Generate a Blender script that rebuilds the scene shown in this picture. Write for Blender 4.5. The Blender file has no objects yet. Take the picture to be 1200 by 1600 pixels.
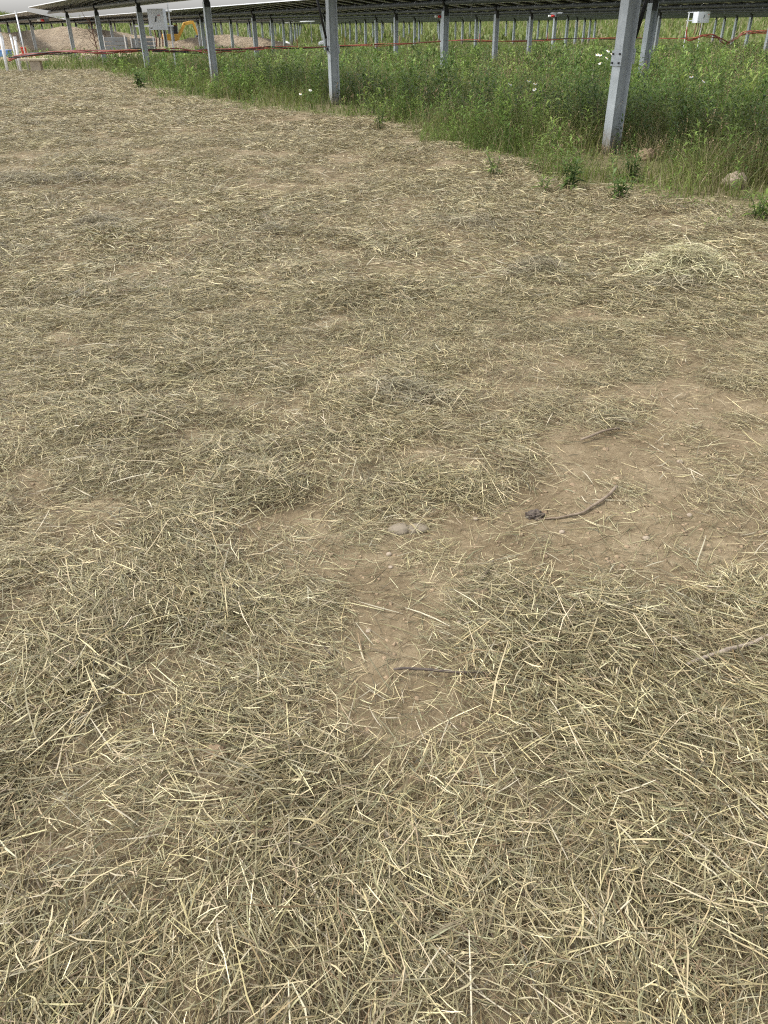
import bpy, bmesh, math, random
import numpy as np
from mathutils import Vector, Matrix

rng = np.random.default_rng(7)
random.seed(7)
scene = bpy.context.scene
COL = scene.collection

# ------------------------------------------------------------------ camera
cam_d = bpy.data.cameras.new('camera'); cam = bpy.data.objects.new('camera', cam_d); COL.objects.link(cam)
cam_d.sensor_fit = 'AUTO'; cam_d.sensor_width = 36.0; cam_d.lens = 1190 / 1600 * 36.0
cam_d.clip_start = 0.02; cam_d.clip_end = 3000
TH, ROLL = 0.56836, -0.010
_r = Vector((1, 0, 0)); _f = Vector((0, math.cos(TH), -math.sin(TH))); _u = Vector((0, math.sin(TH), math.cos(TH)))
_R = _r * math.cos(ROLL) + _u * math.sin(ROLL); _U = _u * math.cos(ROLL) - _r * math.sin(ROLL)
cam.matrix_world = Matrix(((_R.x, _U.x, -_f.x, 0), (_R.y, _U.y, -_f.y, 0), (_R.z, _U.z, -_f.z, 1.5), (0, 0, 0, 1)))
scene.camera = cam

# ------------------------------------------------------------------ sky and sun (bright overcast)
SUN_EL, SUN_AZ = math.radians(62), math.radians(-95)       # azimuth from +Y towards +X
world = bpy.data.worlds.new('World'); scene.world = world; world.use_nodes = True
nt = world.node_tree; nt.nodes.clear()
sky = nt.nodes.new('ShaderNodeTexSky'); sky.sky_type = 'NISHITA'; sky.sun_disc = False
sky.sun_elevation = SUN_EL; sky.sun_rotation = SUN_AZ; sky.air_density = 1.0; sky.dust_density = 3.0; sky.ozone_density = 1.0
hs = nt.nodes.new('ShaderNodeHueSaturation'); hs.inputs['Saturation'].default_value = 0.22
bg = nt.nodes.new('ShaderNodeBackground'); bg.inputs['Strength'].default_value = 0.15
wo = nt.nodes.new('ShaderNodeOutputWorld')
nt.links.new(sky.outputs[0], hs.inputs['Color']); nt.links.new(hs.outputs[0], bg.inputs[0]); nt.links.new(bg.outputs[0], wo.inputs[0])
sun_d = bpy.data.lights.new('sun', 'SUN'); sun_d.energy = 1.0; sun_d.angle = math.radians(16); sun_d.color = (1, 0.96, 0.9)
sun = bpy.data.objects.new('sun', sun_d); COL.objects.link(sun)
sdir = Vector((math.sin(SUN_AZ) * math.cos(SUN_EL), math.cos(SUN_AZ) * math.cos(SUN_EL), math.sin(SUN_EL)))
sun.rotation_euler = sdir.to_track_quat('Z', 'Y').to_euler()
scene.cycles.use_denoising = False; scene.cycles.filter_width = 1.15; scene.cycles.max_bounces = 4; scene.cycles.diffuse_bounces = 2; scene.cycles.transmission_bounces = 3; scene.cycles.glossy_bounces = 2
scene.view_settings.view_transform = 'Standard'; scene.view_settings.look = 'None'
scene.view_settings.exposure = 1.22; scene.view_settings.gamma = 1.0

# ------------------------------------------------------------------ noise helpers
_tab = np.random.default_rng(3).random((256, 256))
def vnoise(x, y, s):
    x = np.asarray(x, float) / s + 500.37; y = np.asarray(y, float) / s + 311.71
    xi = np.floor(x).astype(int); yi = np.floor(y).astype(int); fx = x - xi; fy = y - yi
    fx = fx * fx * (3 - 2 * fx); fy = fy * fy * (3 - 2 * fy)
    a = _tab[xi % 256, yi % 256]; b = _tab[(xi + 1) % 256, yi % 256]; c = _tab[xi % 256, (yi + 1) % 256]; d = _tab[(xi + 1) % 256, (yi + 1) % 256]
    return (a * (1 - fx) + b * fx) * (1 - fy) + (c * (1 - fx) + d * fx) * fy
def fbm(x, y, s, o=3):
    t = 0; amp = 1; tot = 0
    for k in range(o):
        t = t + amp * vnoise(x + 17.3 * k, y - 9.1 * k, s / 2 ** k); tot += amp; amp *= 0.5
    return t / tot
def sstep(a, b, x):
    t = np.clip((np.asarray(x, float) - a) / (b - a), 0, 1); return t * t * (3 - 2 * t)

# ------------------------------------------------------------------ terrain description
EDGE_X = np.array([-60, -16, -12.0, -9.5, -6.5, -3.77, -1.85, -0.4, 0.47, 1.31, 1.74, 2.09, 2.61, 3.13, 3.57, 6, 12, 40])
EDGE_Y = np.array([37.5, 37.2, 37.2, 31.0, 24.3, 19.2, 17.2, 15.8, 13.4, 11.7, 10.0, 8.7, 8.15, 7.8, 7.4, 6.0, 3.5, -6])
def grass_depth(x, y):          # > 0 inside the weeds, < 0 on the hay
    ye = np.interp(x, EDGE_X, EDGE_Y)
    return (y - ye) * 0.55 + (fbm(x, y, 1.3, 3) - 0.5) * 1.9 + (fbm(x, y, 0.35, 2) - 0.5) * 0.6
# bare-dirt blobs (x, y, radius) and extra-thick hay mounds (x, y, radius, height)
BARE = [(-.27, 2.15, .17), (.02, 1.90, .22), (-.06, 1.62, .16), (.33, 2.14, .22), (.72, 2.28, .22), (.97, 2.10, .24), (1.25, 2.40, .28),
        (1.35, 2.80, .27), (.95, 2.72, .20), (-.41, 1.23, .05), (.19, 1.82, .17), (-.48, .74, .05), (-.40, 2.08, .10), (1.5, 2.2, .25),
        (.55, 2.0, .16), (-.2, 1.47, .08), (1.7, 2.7, .3), (1.3, 3.5, .12), (.7, 4.2, .12), (.9, 3.9, .14), (1.2, 4.6, .16), (.09, 2.22, .08)]
MOUND = [(.02, 3.34, .34, .045), (-1.0, 3.1, .40, .04), (-.62, 2.62, .30, .03), (-1.15, 1.85, .28, .05), (-.85, 1.5, .25, .03), (1.12, 5.29, .28, .06),
         (-2.29, 6.64, .30, .05), (-4.0, 9.0, .8, .09), (-3.3, 9.1, .35, .06), (-.9, 6.7, .25, .04), (.75, 6.9, .35, .05), (-3.0, 12.5, .4, .06),
         (-4.4, 14.2, .5, .08), (-3.0, 15.5, .6, .07), (-6.5, 18, .7, .08), (.95, 1.22, .28, .025), (-.45, .95, .3, .03), (2.7, 4.5, .3, .05),
         (-1.6, 4.6, .4, .035), (-.3, 4.9, .35, .03), (-2.4, 6.2, .25, .05), (-1.5, 6.6, .22, .04), (1.3, 6.0, .2, .04), (.3, 3.9, .3, .03)]
def bare(x, y):
    b = np.zeros_like(np.asarray(x, float))
    for (a, c, r) in BARE:
        b = np.maximum(b, 1 - sstep(0.55, 1.35, np.hypot(x - a, (y - c)) / (r * 1.42)))
    return b
def mound(x, y):
    b = np.zeros_like(np.asarray(x, float))
    for (a, c, r, h) in MOUND:
        d2 = ((x - a) ** 2 + (y - c) ** 2) / r ** 2
        b = b + h * np.exp(-d2 * 1.8)
    return b
def hgt(x, y):
    x = np.asarray(x, float); y = np.asarray(y, float)
    r = np.hypot(x, y)
    near = 1 - sstep(12, 40, r)
    z = (fbm(x, y, 2.2, 2) - 0.5) * 0.06 + near * ((fbm(x, y, 0.30, 3) - 0.5) * 0.035 + (fbm(x, y, 0.07, 2) - 0.5) * 0.008)
    z = z + mound(x, y) * 0.7
    gd = grass_depth(x, y)
    z = z + near * 0.07 * np.exp(-((gd - 0.1) / 0.35) ** 2) * (fbm(x, y, 0.5, 2))
    q = x / np.maximum(y, 1.0)
    z = z + (3.6 + 1.6 * (fbm(x, y, 60, 2) - .5) + 5.6 * np.exp(-((q + .50) / .085) ** 2)) * sstep(115, 330, r) - 0.3 * sstep(60, 100, r)
    return z

# ------------------------------------------------------------------ materials
def new_mat(name):
    m = bpy.data.materials.new(name); m.use_nodes = True
    n = m.node_tree.nodes; b = n['Principled BSDF']
    return m, m.node_tree, b
def noise(t, scale, detail=4, rough=0.55, vec=None):
    n = t.nodes.new('ShaderNodeTexNoise'); n.inputs['Scale'].default_value = scale; n.inputs['Detail'].default_value = detail; n.inputs['Roughness'].default_value = rough
    if vec is not None: t.links.new(vec, n.inputs['Vector'])
    return n
def ramp(t, fac, stops):
    r = t.nodes.new('ShaderNodeValToRGB'); e = r.color_ramp.elements
    while len(e) < len(stops): e.new(0.5)
    for i, (p, c) in enumerate(stops): e[i].position = p; e[i].color = (*c, 1)
    t.links.new(fac, r.inputs[0]); return r
def mix(t, fac, a, b, mode='MIX'):
    m = t.nodes.new('ShaderNodeMix'); m.data_type = 'RGBA'; m.blend_type = mode
    if isinstance(fac, float): m.inputs[0].default_value = fac
    else: t.links.new(fac, m.inputs[0])
    for k, v in ((6, a), (7, b)):
        if isinstance(v, tuple): m.inputs[k].default_value = (*v, 1)
        else: t.links.new(v, m.inputs[k])
    return m.outputs[2]
def bump(t, b, h, strength, dist):
    n = t.nodes.new('ShaderNodeBump'); n.inputs['Strength'].default_value = strength; n.inputs['Distance'].default_value = dist
    t.links.new(h, n.inputs['Height']); t.links.new(n.outputs[0], b.inputs['Normal'])
def objcoord(t):
    return t.nodes.new('ShaderNodeTexCoord').outputs['Object']

def mottled(name, c1, c2, scale, rough=0.7, metal=0.0, bstr=0.2, bdist=0.01, bscale=None):
    m, t, b = new_mat(name); v = objcoord(t)
    n = noise(t, scale, 5, 0.6, v); r = ramp(t, n.outputs[0], [(0.3, c1), (0.7, c2)])
    t.links.new(r.outputs[0], b.inputs['Base Color']); b.inputs['Roughness'].default_value = rough; b.inputs['Metallic'].default_value = metal
    n2 = noise(t, bscale or scale * 3, 4, 0.6, v); bump(t, b, n2.outputs[0], bstr, bdist)
    return m

M = {}
# soil: hay-field dirt, grass litter, far gravel / far meadow blended by a zone attribute
m, t, b = new_mat('soil'); v = objcoord(t)
n1 = noise(t, 3.0, 6, 0.62, v); dirt = ramp(t, n1.outputs[0], [(0.28, (.145, .112, .066)), (0.5, (.232, .184, .114)), (0.72, (.315, .258, .168))])
n2 = noise(t, 38, 5, 0.7, v); dirt2 = ramp(t, n2.outputs[0], [(0.3, (.62, .58, .54)), (0.7, (1, 1, 1))])
dcol = mix(t, 1.0, dirt.outputs[0], dirt2.outputs[0], 'MULTIPLY')
n3 = noise(t, 7, 5, 0.7, v); litter = ramp(t, n3.outputs[0], [(0.3, (.10, .085, .045)), (0.6, (.17, .15, .078)), (.8, (.27, .225, .135))])
n4 = noise(t, .09, 6, 0.7, v); meadow = ramp(t, n4.outputs[0], [(0.3, (.07, .10, .028)), (0.55, (.13, .155, .05)), (.75, (.19, .19, .075))])
at = t.nodes.new('ShaderNodeAttribute'); at.attribute_name = 'zone'
sp = t.nodes.new('ShaderNodeSeparateColor'); t.links.new(at.outputs['Color'], sp.inputs[0])
c = mix(t, sp.outputs[0], dcol, litter.outputs[0]); c = mix(t, sp.outputs[1], c, meadow.outputs[0]); c = mix(t, sp.outputs[2], c, (.36, .285, .19))
t.links.new(c, b.inputs['Base Color']); b.inputs['Roughness'].default_value = 0.95; b.inputs['Specular IOR Level'].default_value = 0.15
nb = noise(t, 60, 6, 0.75, v); bump(t, b, nb.outputs[0], 0.55, 0.012); M['soil'] = m

def fibre_mat(name, rough, trans, spec=0.3):
    m, t, b = new_mat(name)
    at = t.nodes.new('ShaderNodeAttribute'); at.attribute_name = 'col'
    t.links.new(at.outputs['Color'], b.inputs['Base Color']); b.inputs['Roughness'].default_value = rough; b.inputs['Specular IOR Level'].default_value = spec
    if trans:
        tr = t.nodes.new('ShaderNodeBsdfTranslucent'); t.links.new(at.outputs['Color'], tr.inputs[0])
        ms = t.nodes.new('ShaderNodeMixShader'); ms.inputs[0].default_value = trans
        out = t.nodes['Material Output']; t.links.new(b.outputs[0], ms.inputs[1]); t.links.new(tr.outputs[0], ms.inputs[2]); t.links.new(ms.outputs[0], out.inputs[0])
    return m
M['straw'] = fibre_mat('straw', 0.48, 0.10, 0.4)
M['leaf'] = fibre_mat('leaf', 0.5, 0.4, 0.3)
# galvanised steel with spangle and streaks
m, t, b = new_mat('galvanised'); v = objcoord(t)
vo = t.nodes.new('ShaderNodeTexVoronoi'); vo.inputs['Scale'].default_value = 30; t.links.new(v, vo.inputs['Vector'])
n = noise(t, 6, 5, 0.6, v)
r1 = ramp(t, n.outputs[0], [(0.3, (.33, .36, .375)), (0.7, (.46, .495, .51))])
sv = t.nodes.new('ShaderNodeSeparateColor'); t.links.new(vo.outputs['Color'], sv.inputs[0])
r2 = ramp(t, sv.outputs[0], [(0.0, (.92, .925, .935)), (1.0, (1.0, 1.0, 1.0))])
gal = mix(t, 1.0, r1.outputs[0], r2.outputs[0], 'MULTIPLY')
mp = t.nodes.new('ShaderNodeMapping'); mp.inputs['Scale'].default_value = (9, 9, .7); t.links.new(v, mp.inputs[0])
st = noise(t, 3.0, 5, 0.65, mp.outputs[0]); sr = ramp(t, st.outputs[0], [(0.45, (0, 0, 0)), (0.75, (.45, .45, .45))])
gal = mix(t, sr.outputs[0], gal, (.30, .315, .31))
sz = t.nodes.new('ShaderNodeSeparateXYZ'); t.links.new(v, sz.inputs[0])
mr = t.nodes.new('ShaderNodeMapRange'); mr.inputs[1].default_value = .42; mr.inputs[2].default_value = .02; t.links.new(sz.outputs[2], mr.inputs[0])
ms = noise(t, 16, 6, 0.7, v); mm_ = t.nodes.new('ShaderNodeMath'); mm_.operation = 'MULTIPLY'; t.links.new(mr.outputs[0], mm_.inputs[0]); t.links.new(ms.outputs[0], mm_.inputs[1])
mud = ramp(t, mm_.outputs[0], [(0.12, (0, 0, 0)), (0.5, (.9, .9, .9))]); gal = mix(t, mud.outputs[0], gal, (.22, .17, .11))
t.links.new(gal, b.inputs['Base Color'])
b.inputs['Metallic'].default_value = 0.1; b.inputs['Roughness'].default_value = 0.5; M['galv'] = m
M['alu'] = mottled('aluminium', (.68, .69, .70), (.78, .79, .80), 4, 0.38, 0.4, 0.02)
M['cell'] = mottled('panel_backsheet', (.020, .024, .025), (.032, .037, .037), 3, 0.75, 0.0, 0.02)
M['dark'] = mottled('black_steel', (.012, .012, .013), (.03, .03, .032), 12, 0.45, 0.2)
M['tube'] = mottled('tube_steel', (.10, .11, .115), (.15, .16, .165), 5, 0.6, 0.2)
M['box'] = mottled('painted_cabinet', (.62, .65, .68), (.70, .73, .76), 3, 0.4)
M['white'] = mottled('white_plastic', (.72, .72, .70), (.82, .82, .81), 6, 0.4)
M['red'] = mottled('red_cable', (.17, .035, .025), (.27, .06, .04), 8, 0.5)
M['orange'] = mottled('orange_cable', (.34, .085, .05), (.45, .13, .075), 8, 0.5)
M['redmotor'] = mottled('red_motor', (.50, .02, .02), (.62, .04, .03), 8, 0.4)
M['cable_black'] = mottled('black_cable', (.015, .014, .013), (.03, .028, .026), 8, 0.5)
M['rock'] = mottled('field_stone', (.24, .19, .135), (.40, .33, .25), 14, 0.9, 0, 0.5, 0.01)
M['greystone'] = mottled('smooth_stone', (.17, .14, .098), (.265, .222, .16), 22, 0.8, 0, 0.35, 0.004)
M['clod'] = mottled('dirt_clod', (.22, .155, .095), (.36, .27, .17), 18, 0.95, 0, 0.7, 0.01)
M['bark'] = mottled('dry_stick', (.15, .11, .075), (.27, .215, .155), 30, 0.9, 0, 0.5, 0.003)
M['bark_dark'] = mottled('wet_twig', (.05, .038, .03), (.12, .092, .07), 40, 0.8, 0, 0.5, 0.003)
M['bark_grey'] = mottled('weathered_stick', (.26, .21, .16), (.40, .34, .27), 40, 0.9, 0, 0.5, 0.003)
M['wood'] = mottled('weathered_plank', (.50, .43, .30), (.64, .56, .41), 9, 0.85)
M['ply'] = mottled('pale_timber', (.30, .25, .18), (.42, .36, .27), 6, 0.9)
M['spoil'] = mottled('spoil_heap', (.19, .14, .088), (.30, .24, .16), .9, 0.95, 0, 1.0, 0.5)
M['yellow'] = mottled('machine_yellow', (.55, .30, .03), (.66, .38, .05), 3, 0.45)
M['rubber'] = mottled('rubber_track', (.02, .02, .02), (.05, .048, .045), 9, 0.8)
M['blue'] = mottled('blue_plastic', (.10, .22, .48), (.15, .30, .58), 5, 0.45)
M['greycrate'] = mottled('grey_crate', (.15, .165, .175), (.22, .235, .24), 4, 0.6)
M['stem_red'] = mottled('sapling_bark', (.16, .075, .05), (.24, .12, .08), 20, 0.8)
M['petal'] = mottled('petal_white', (.78, .78, .74), (.84, .84, .80), 20, 0.6)
M['disc'] = mottled('flower_disc', (.55, .36, .03), (.65, .45, .05), 60, 0.8)
M['greenstem'] = mottled('green_stem', (.06, .10, .03), (.10, .15, .045), 30, 0.6)
M['sacking'] = mottled('white_sacking', (.62, .62, .60), (.74, .74, .72), 5, 0.8)
M['print'] = mottled('dark_print', (.03, .03, .035), (.05, .05, .055), 20, 0.6)
M['redprint'] = mottled('red_print', (.5, .08, .06), (.55, .10, .08), 20, 0.6)

# ------------------------------------------------------------------ mesh helpers
def big_mesh(name, V, Q, mat, cols=None, attr='col', kind=None, smooth=False, parent=None):
    me = bpy.data.meshes.new(name)
    V = np.ascontiguousarray(V, np.float32); Q = np.ascontiguousarray(Q, np.int32); k = Q.shape[1]
    me.vertices.add(len(V)); me.vertices.foreach_set('co', V.ravel())
    me.loops.add(Q.size); me.loops.foreach_set('vertex_index', Q.ravel())
    me.polygons.add(len(Q)); me.polygons.foreach_set('loop_start', np.arange(0, Q.size, k, dtype=np.int32))
    try: me.polygons.foreach_set('loop_total', np.full(len(Q), k, np.int32))
    except Exception: pass
    me.update(calc_edges=True)
    if cols is not None:
        a = me.color_attributes.new(attr, 'FLOAT_COLOR', 'POINT')
        c4 = np.ones((len(V), 4), np.float32); c4[:, :3] = cols; a.data.foreach_set('color', c4.ravel())
    if smooth: me.polygons.foreach_set('use_smooth', np.ones(len(Q), bool))
    me.materials.append(mat)
    o = bpy.data.objects.new(name, me); COL.objects.link(o)
    if kind: o['kind'] = kind
    if parent: o.parent = parent
    return o
def obj(name, bm, mat, parent=None, smooth=False):
    me = bpy.data.meshes.new(name); bmesh.ops.recalc_face_normals(bm, faces=bm.faces); bm.to_mesh(me); bm.free()
    for x in (mat if isinstance(mat, (list, tuple)) else [mat]): me.materials.append(x)
    if smooth:
        for p in me.polygons: p.use_smooth = True
    o = bpy.data.objects.new(name, me); COL.objects.link(o)
    if parent: o.parent = parent
    return o
def link_mesh(name, me, parent, loc=(0, 0, 0), rz=0.0):
    o = bpy.data.objects.new(name, me); COL.objects.link(o); o.parent = parent; o.location = loc; o.rotation_euler = (0, 0, rz); return o
def empty(name, loc, label, cat, group=None, rz=0.0):
    o = bpy.data.objects.new(name, None); COL.objects.link(o); o.location = loc; o.rotation_euler = (0, 0, rz); o.empty_display_size = .1
    return tag(o, label, cat, group)
def tag(o, label, cat, group=None):
    o['label'] = label; o['category'] = cat
    if group: o['group'] = group
    return o
def box(bm, c, s, rot=None, mi=0, bev=0.0):
    r = bmesh.ops.create_cube(bm, size=1.0)
    mtx = Matrix.Translation(c) @ (rot.to_4x4() if rot is not None else Matrix.Identity(4)) @ Matrix.Diagonal((*s, 1))
    bmesh.ops.transform(bm, matrix=mtx, verts=r['verts'])
    fs = set(f for v in r['verts'] for f in v.link_faces)
    for f in fs: f.material_index = mi
    if bev:
        es = list(set(e for v in r['verts'] for e in v.link_edges))
        bmesh.ops.bevel(bm, geom=es, offset=bev, segments=2, affect='EDGES', profile=0.5)
def tube(bm, pts, radii, seg=8, mi=0, cap=True):
    pts = [Vector(p) for p in pts]; n = len(pts)
    if not isinstance(radii, (list, tuple)): radii = [radii] * n
    rings = []; prev = None
    for i, p in enumerate(pts):
        d = (pts[min(i + 1, n - 1)] - pts[max(i - 1, 0)]).normalized()
        a = prev if prev is not None else (Vector((0, 0, 1)) if abs(d.z) < 0.9 else Vector((1, 0, 0)))
        s1 = d.cross(a).normalized(); s2 = s1.cross(d).normalized(); prev = s2
        rings.append([bm.verts.new(p + (s1 * math.cos(q) + s2 * math.sin(q)) * radii[i]) for q in [2 * math.pi * j / seg for j in range(seg)]])
    for i in range(n - 1):
        for j in range(seg):
            f = bm.faces.new((rings[i][j], rings[i][(j + 1) % seg], rings[i + 1][(j + 1) % seg], rings[i + 1][j])); f.material_index = mi; f.smooth = True
    if cap:
        for r in (rings[0], rings[-1]):
            f = bm.faces.new(r); f.material_index = mi
def B(): return bmesh.new()

# ================================================================== GROUND
def build_ground():
    ys = [-4.0]
    while ys[-1] < 900:
        y = ys[-1]; ys.append(y + (0.016 + 0.021 * max(y - 0.8, 0.0) if y > 0.3 else 0.08))
    ys = np.array(ys); nx = 300
    tt = np.linspace(-1, 1, nx)
    X = (tt[None, :] ** 3 * 0.55 + tt[None, :] * 0.45) * (4.5 + 1.55 * np.maximum(ys, 0))[:, None]
    Y = np.repeat(ys[:, None], nx, 1)
    x = X.ravel(); y = Y.ravel(); z = hgt(x, y)
    gd = grass_depth(x, y); r = np.hypot(x, y)
    zone = np.zeros((len(x), 3))
    zone[:, 0] = sstep(-0.05, 0.5, gd) * (1 - 0.55 * np.exp(-((gd - 0.4) / 0.5) ** 2) * sstep(.45, .7, fbm(x, y, .8, 2)))
    zone[:, 1] = sstep(35, 70, r)
    zone[:, 2] = sstep(-12, -17, x) * sstep(44, 50, y) * (1 - sstep(105, 125, y))
    I = np.arange(len(ys) * nx).reshape(len(ys), nx)
    Q = np.stack([I[:-1, :-1], I[:-1, 1:], I[1:, 1:], I[1:, :-1]], -1).reshape(-1, 4)
    o = big_mesh('ground', np.stack([x, y, z], 1), Q, M['soil'], zone, 'zone', 'structure', True)
build_ground()

# ================================================================== STRAW
PAL = np.array([(.295, .265, .155), (.53, .485, .32), (.245, .24, .15), (.18, .138, .082), (.385, .345, .21), (.125, .118, .075), (.66, .615, .45), (.21, .165, .10)])
PAL = PAL * np.array([.85, .80, .715])
PALW = np.array([.22, .20, .17, .10, .18, .06, .03, .05])
def straw_cols(n, pal=PAL, w=PALW, g=rng):
    c = pal[g.choice(len(pal), n, p=w / w.sum())]
    return c * np.clip(g.lognormal(-.06, .30, (n, 1)), .35, 1.75) * g.uniform(.95, 1.05, (n, 3))
def ribbons(x, y, z, az, L, W, curl, lift, tilt, roll, nseg, fold, g=rng):
    """flat or folded curved straw blades, vectorised; returns verts, quads"""
    n = len(x); K = nseg + 1
    tpar = np.linspace(-.5, .5, K)[None, :]
    dx, dy = np.cos(az)[:, None], np.sin(az)[:, None]
    px_, py_ = -dy, dx
    along = tpar * L[:, None]
    side = curl[:, None] * L[:, None] * (tpar ** 2 - .08) * 4
    up = tilt[:, None] * along + lift[:, None] * (.25 - tpar ** 2) * L[:, None] * 4
    cx = x[:, None] + dx * along + px_ * side; cy_ = y[:, None] + dy * along + py_ * side; cz = z[:, None] + up
    taper = (1 - np.abs(tpar * 2) ** 3 * .55)
    hw = W[:, None] * .5 * taper
    cr, sr = np.cos(roll)[:, None], np.sin(roll)[:, None]
    wx, wy, wz = px_ * cr * hw, py_ * cr * hw, sr * hw
    P = [np.stack([cx - wx, cy_ - wy, cz - wz], -1)]
    if fold: P.append(np.stack([cx + px_ * -sr * hw * .7, cy_ + py_ * -sr * hw * .7, cz + cr * hw * .7], -1))
    P.append(np.stack([cx + wx, cy_ + wy, cz + wz], -1))
    A = len(P); V = np.stack(P, 2).reshape(n * K * A, 3)       # (n,K,A,3)
    base = (np.arange(n) * K * A)[:, None]
    q = []
    for k in range(nseg):
        for a in range(A - 1):
            i0 = k * A + a; q.append([i0, i0 + 1, i0 + A + 1, i0 + A])
    Q = (base[:, :, None] + np.array(q)[None]).reshape(-1, 4)
    return V, Q, K * A
def flow(x, y):   # combed direction of the hay
    return (fbm(x, y, 1.3, 2) - .5) * 5.0 + (fbm(x, y, .35, 2) - .5) * 3.0 + .35
def cover(x, y):
    T = .80 + .70 * (fbm(x, y, .9, 3) - .5) + .65 * (fbm(x, y, .22, 2) - .5)
    nearness = 1 - sstep(1.35, 2.1, y); T = T + .32 * nearness + 4 * mound(x, y)
    T = T - .10 * sstep(2.2, 3, y) * (1 - sstep(4, 5, y)) * sstep(-.3, 1.2, x)
    b = bare(x, y) * .92; T = T * (1 - .95 * b) + (.19 + .6 * fbm(x + 7, y, .16, 2) ** 2.5) * b
    gd = grass_depth(x, y)
    T = T * (1 - sstep(-.1, .55, gd)) + .12 * sstep(.05, .2, gd) * (1 - sstep(.3, 1.3, gd))
    return np.clip(T, 0.02, 1.25)
def scatter(y0, y1, dens, g=rng, m0=.75, m1=.70):
    """uniform points over a wedge of ground between two distances"""
    def half(y): return m0 + m1 * y
    area = (y1 - y0) * (half(y0) + half(y1)); n = int(area * dens)
    y = g.uniform(y0, y1, int(n * 1.6)); x = g.uniform(-1, 1, len(y)) * half(y1)
    k = np.abs(x) < half(y); x, y = x[k], y[k]
    return x[:n], y[:n]
def straw_layer(name, y0, y1, dens, wmul, lmul, nseg, fold):
    x, y = scatter(y0, y1, dens)
    T = cover(x, y); k = rng.random(len(x)) < T / 1.0
    x, y, T = x[k], y[k], T[k]; n = len(x)
    big = rng.random(n) < .05
    L = np.clip(rng.lognormal(np.log(.052), .55, n), .012, .20) * lmul * np.where(big, 1.25, 1)
    L = np.where(T < .15, L * .8, L)
    W = np.where(big, rng.uniform(.0024, .0042, n), rng.uniform(.0011, .0028, n)) * wmul
    dep = np.clip(T, .05, 1.2)
    z = hgt(x, y) + .003 + rng.random(n) ** 1.3 * .042 * dep ** 1.3 + np.where(big, .004, 0)
    az = flow(x, y) + rng.normal(0, .85, n) + np.where(rng.random(n) < .22, rng.uniform(0, 3.14, n), 0)
    tilt = rng.normal(0, .10 + .10 * np.clip(dep - .5, 0, 1), n)
    up = rng.random(n) < .03; tilt = np.where(up, rng.normal(0, .5, n), tilt)
    curl = rng.normal(0, .055, n) * (1 - .6 * big); lift = rng.normal(0, .035, n)
    roll = rng.normal(0, .8, n)
    c = straw_cols(n)
    pale = big & (rng.random(n) < .65); c[pale] = np.array([.49, .435, .31]) * rng.uniform(.8, 1.15, (pale.sum(), 1))
    gn = fbm(x, y, .8, 2)                              # greener and browner swaths of hay
    gf = sstep(.45, .7, gn)[:, None]
    c = c * (1 - gf * .35) + np.stack([c[:, 0] * .86, c[:, 1] * .95, c[:, 2] * .92], 1) * gf * .35
    V, Q, per = ribbons(x, y, z, az, L, W, curl, lift, tilt, roll, nseg, fold)
    big_mesh(name, V, Q, M['straw'], np.repeat(c, per, 0), 'col', 'stuff')
    return n
def patch_protos(key, count, n, R, lmul, wmul, depth, nseg):
    cl = bpy.data.collections.new('patch_' + key)
    for k in range(count):
        g = np.random.default_rng(900 + k + len(key) * 31)
        r = R * np.sqrt(g.random(n)) * g.uniform(.6, 1.1, n); a = g.uniform(0, 6.283, n); x, y = r * np.cos(a), r * np.sin(a)
        L = np.clip(g.lognormal(np.log(.06), .5, n), .015, .2) * lmul; W = g.uniform(.0011, .0029, n) * wmul
        z = .003 + g.random(n) ** 1.15 * depth * np.clip(1.25 - r / R, .15, 1)
        az = g.normal(0, .75, n) + np.where(g.random(n) < .25, g.uniform(0, 3.14, n), 0)
        V, Q, per = ribbons(x, y, z, az, L, W, g.normal(0, .07, n), g.normal(0, .04, n), g.normal(0, .17, n), g.normal(0, .7, n), nseg, False, g)
        c = straw_cols(n, g=g) * (.86 + .34 * k / (count - 1))
        o = big_mesh('straw_patch', V, Q, M['straw'], np.repeat(c, per, 0), 'col'); COL.objects.unlink(o); cl.objects.link(o)
    return cl, count
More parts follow.
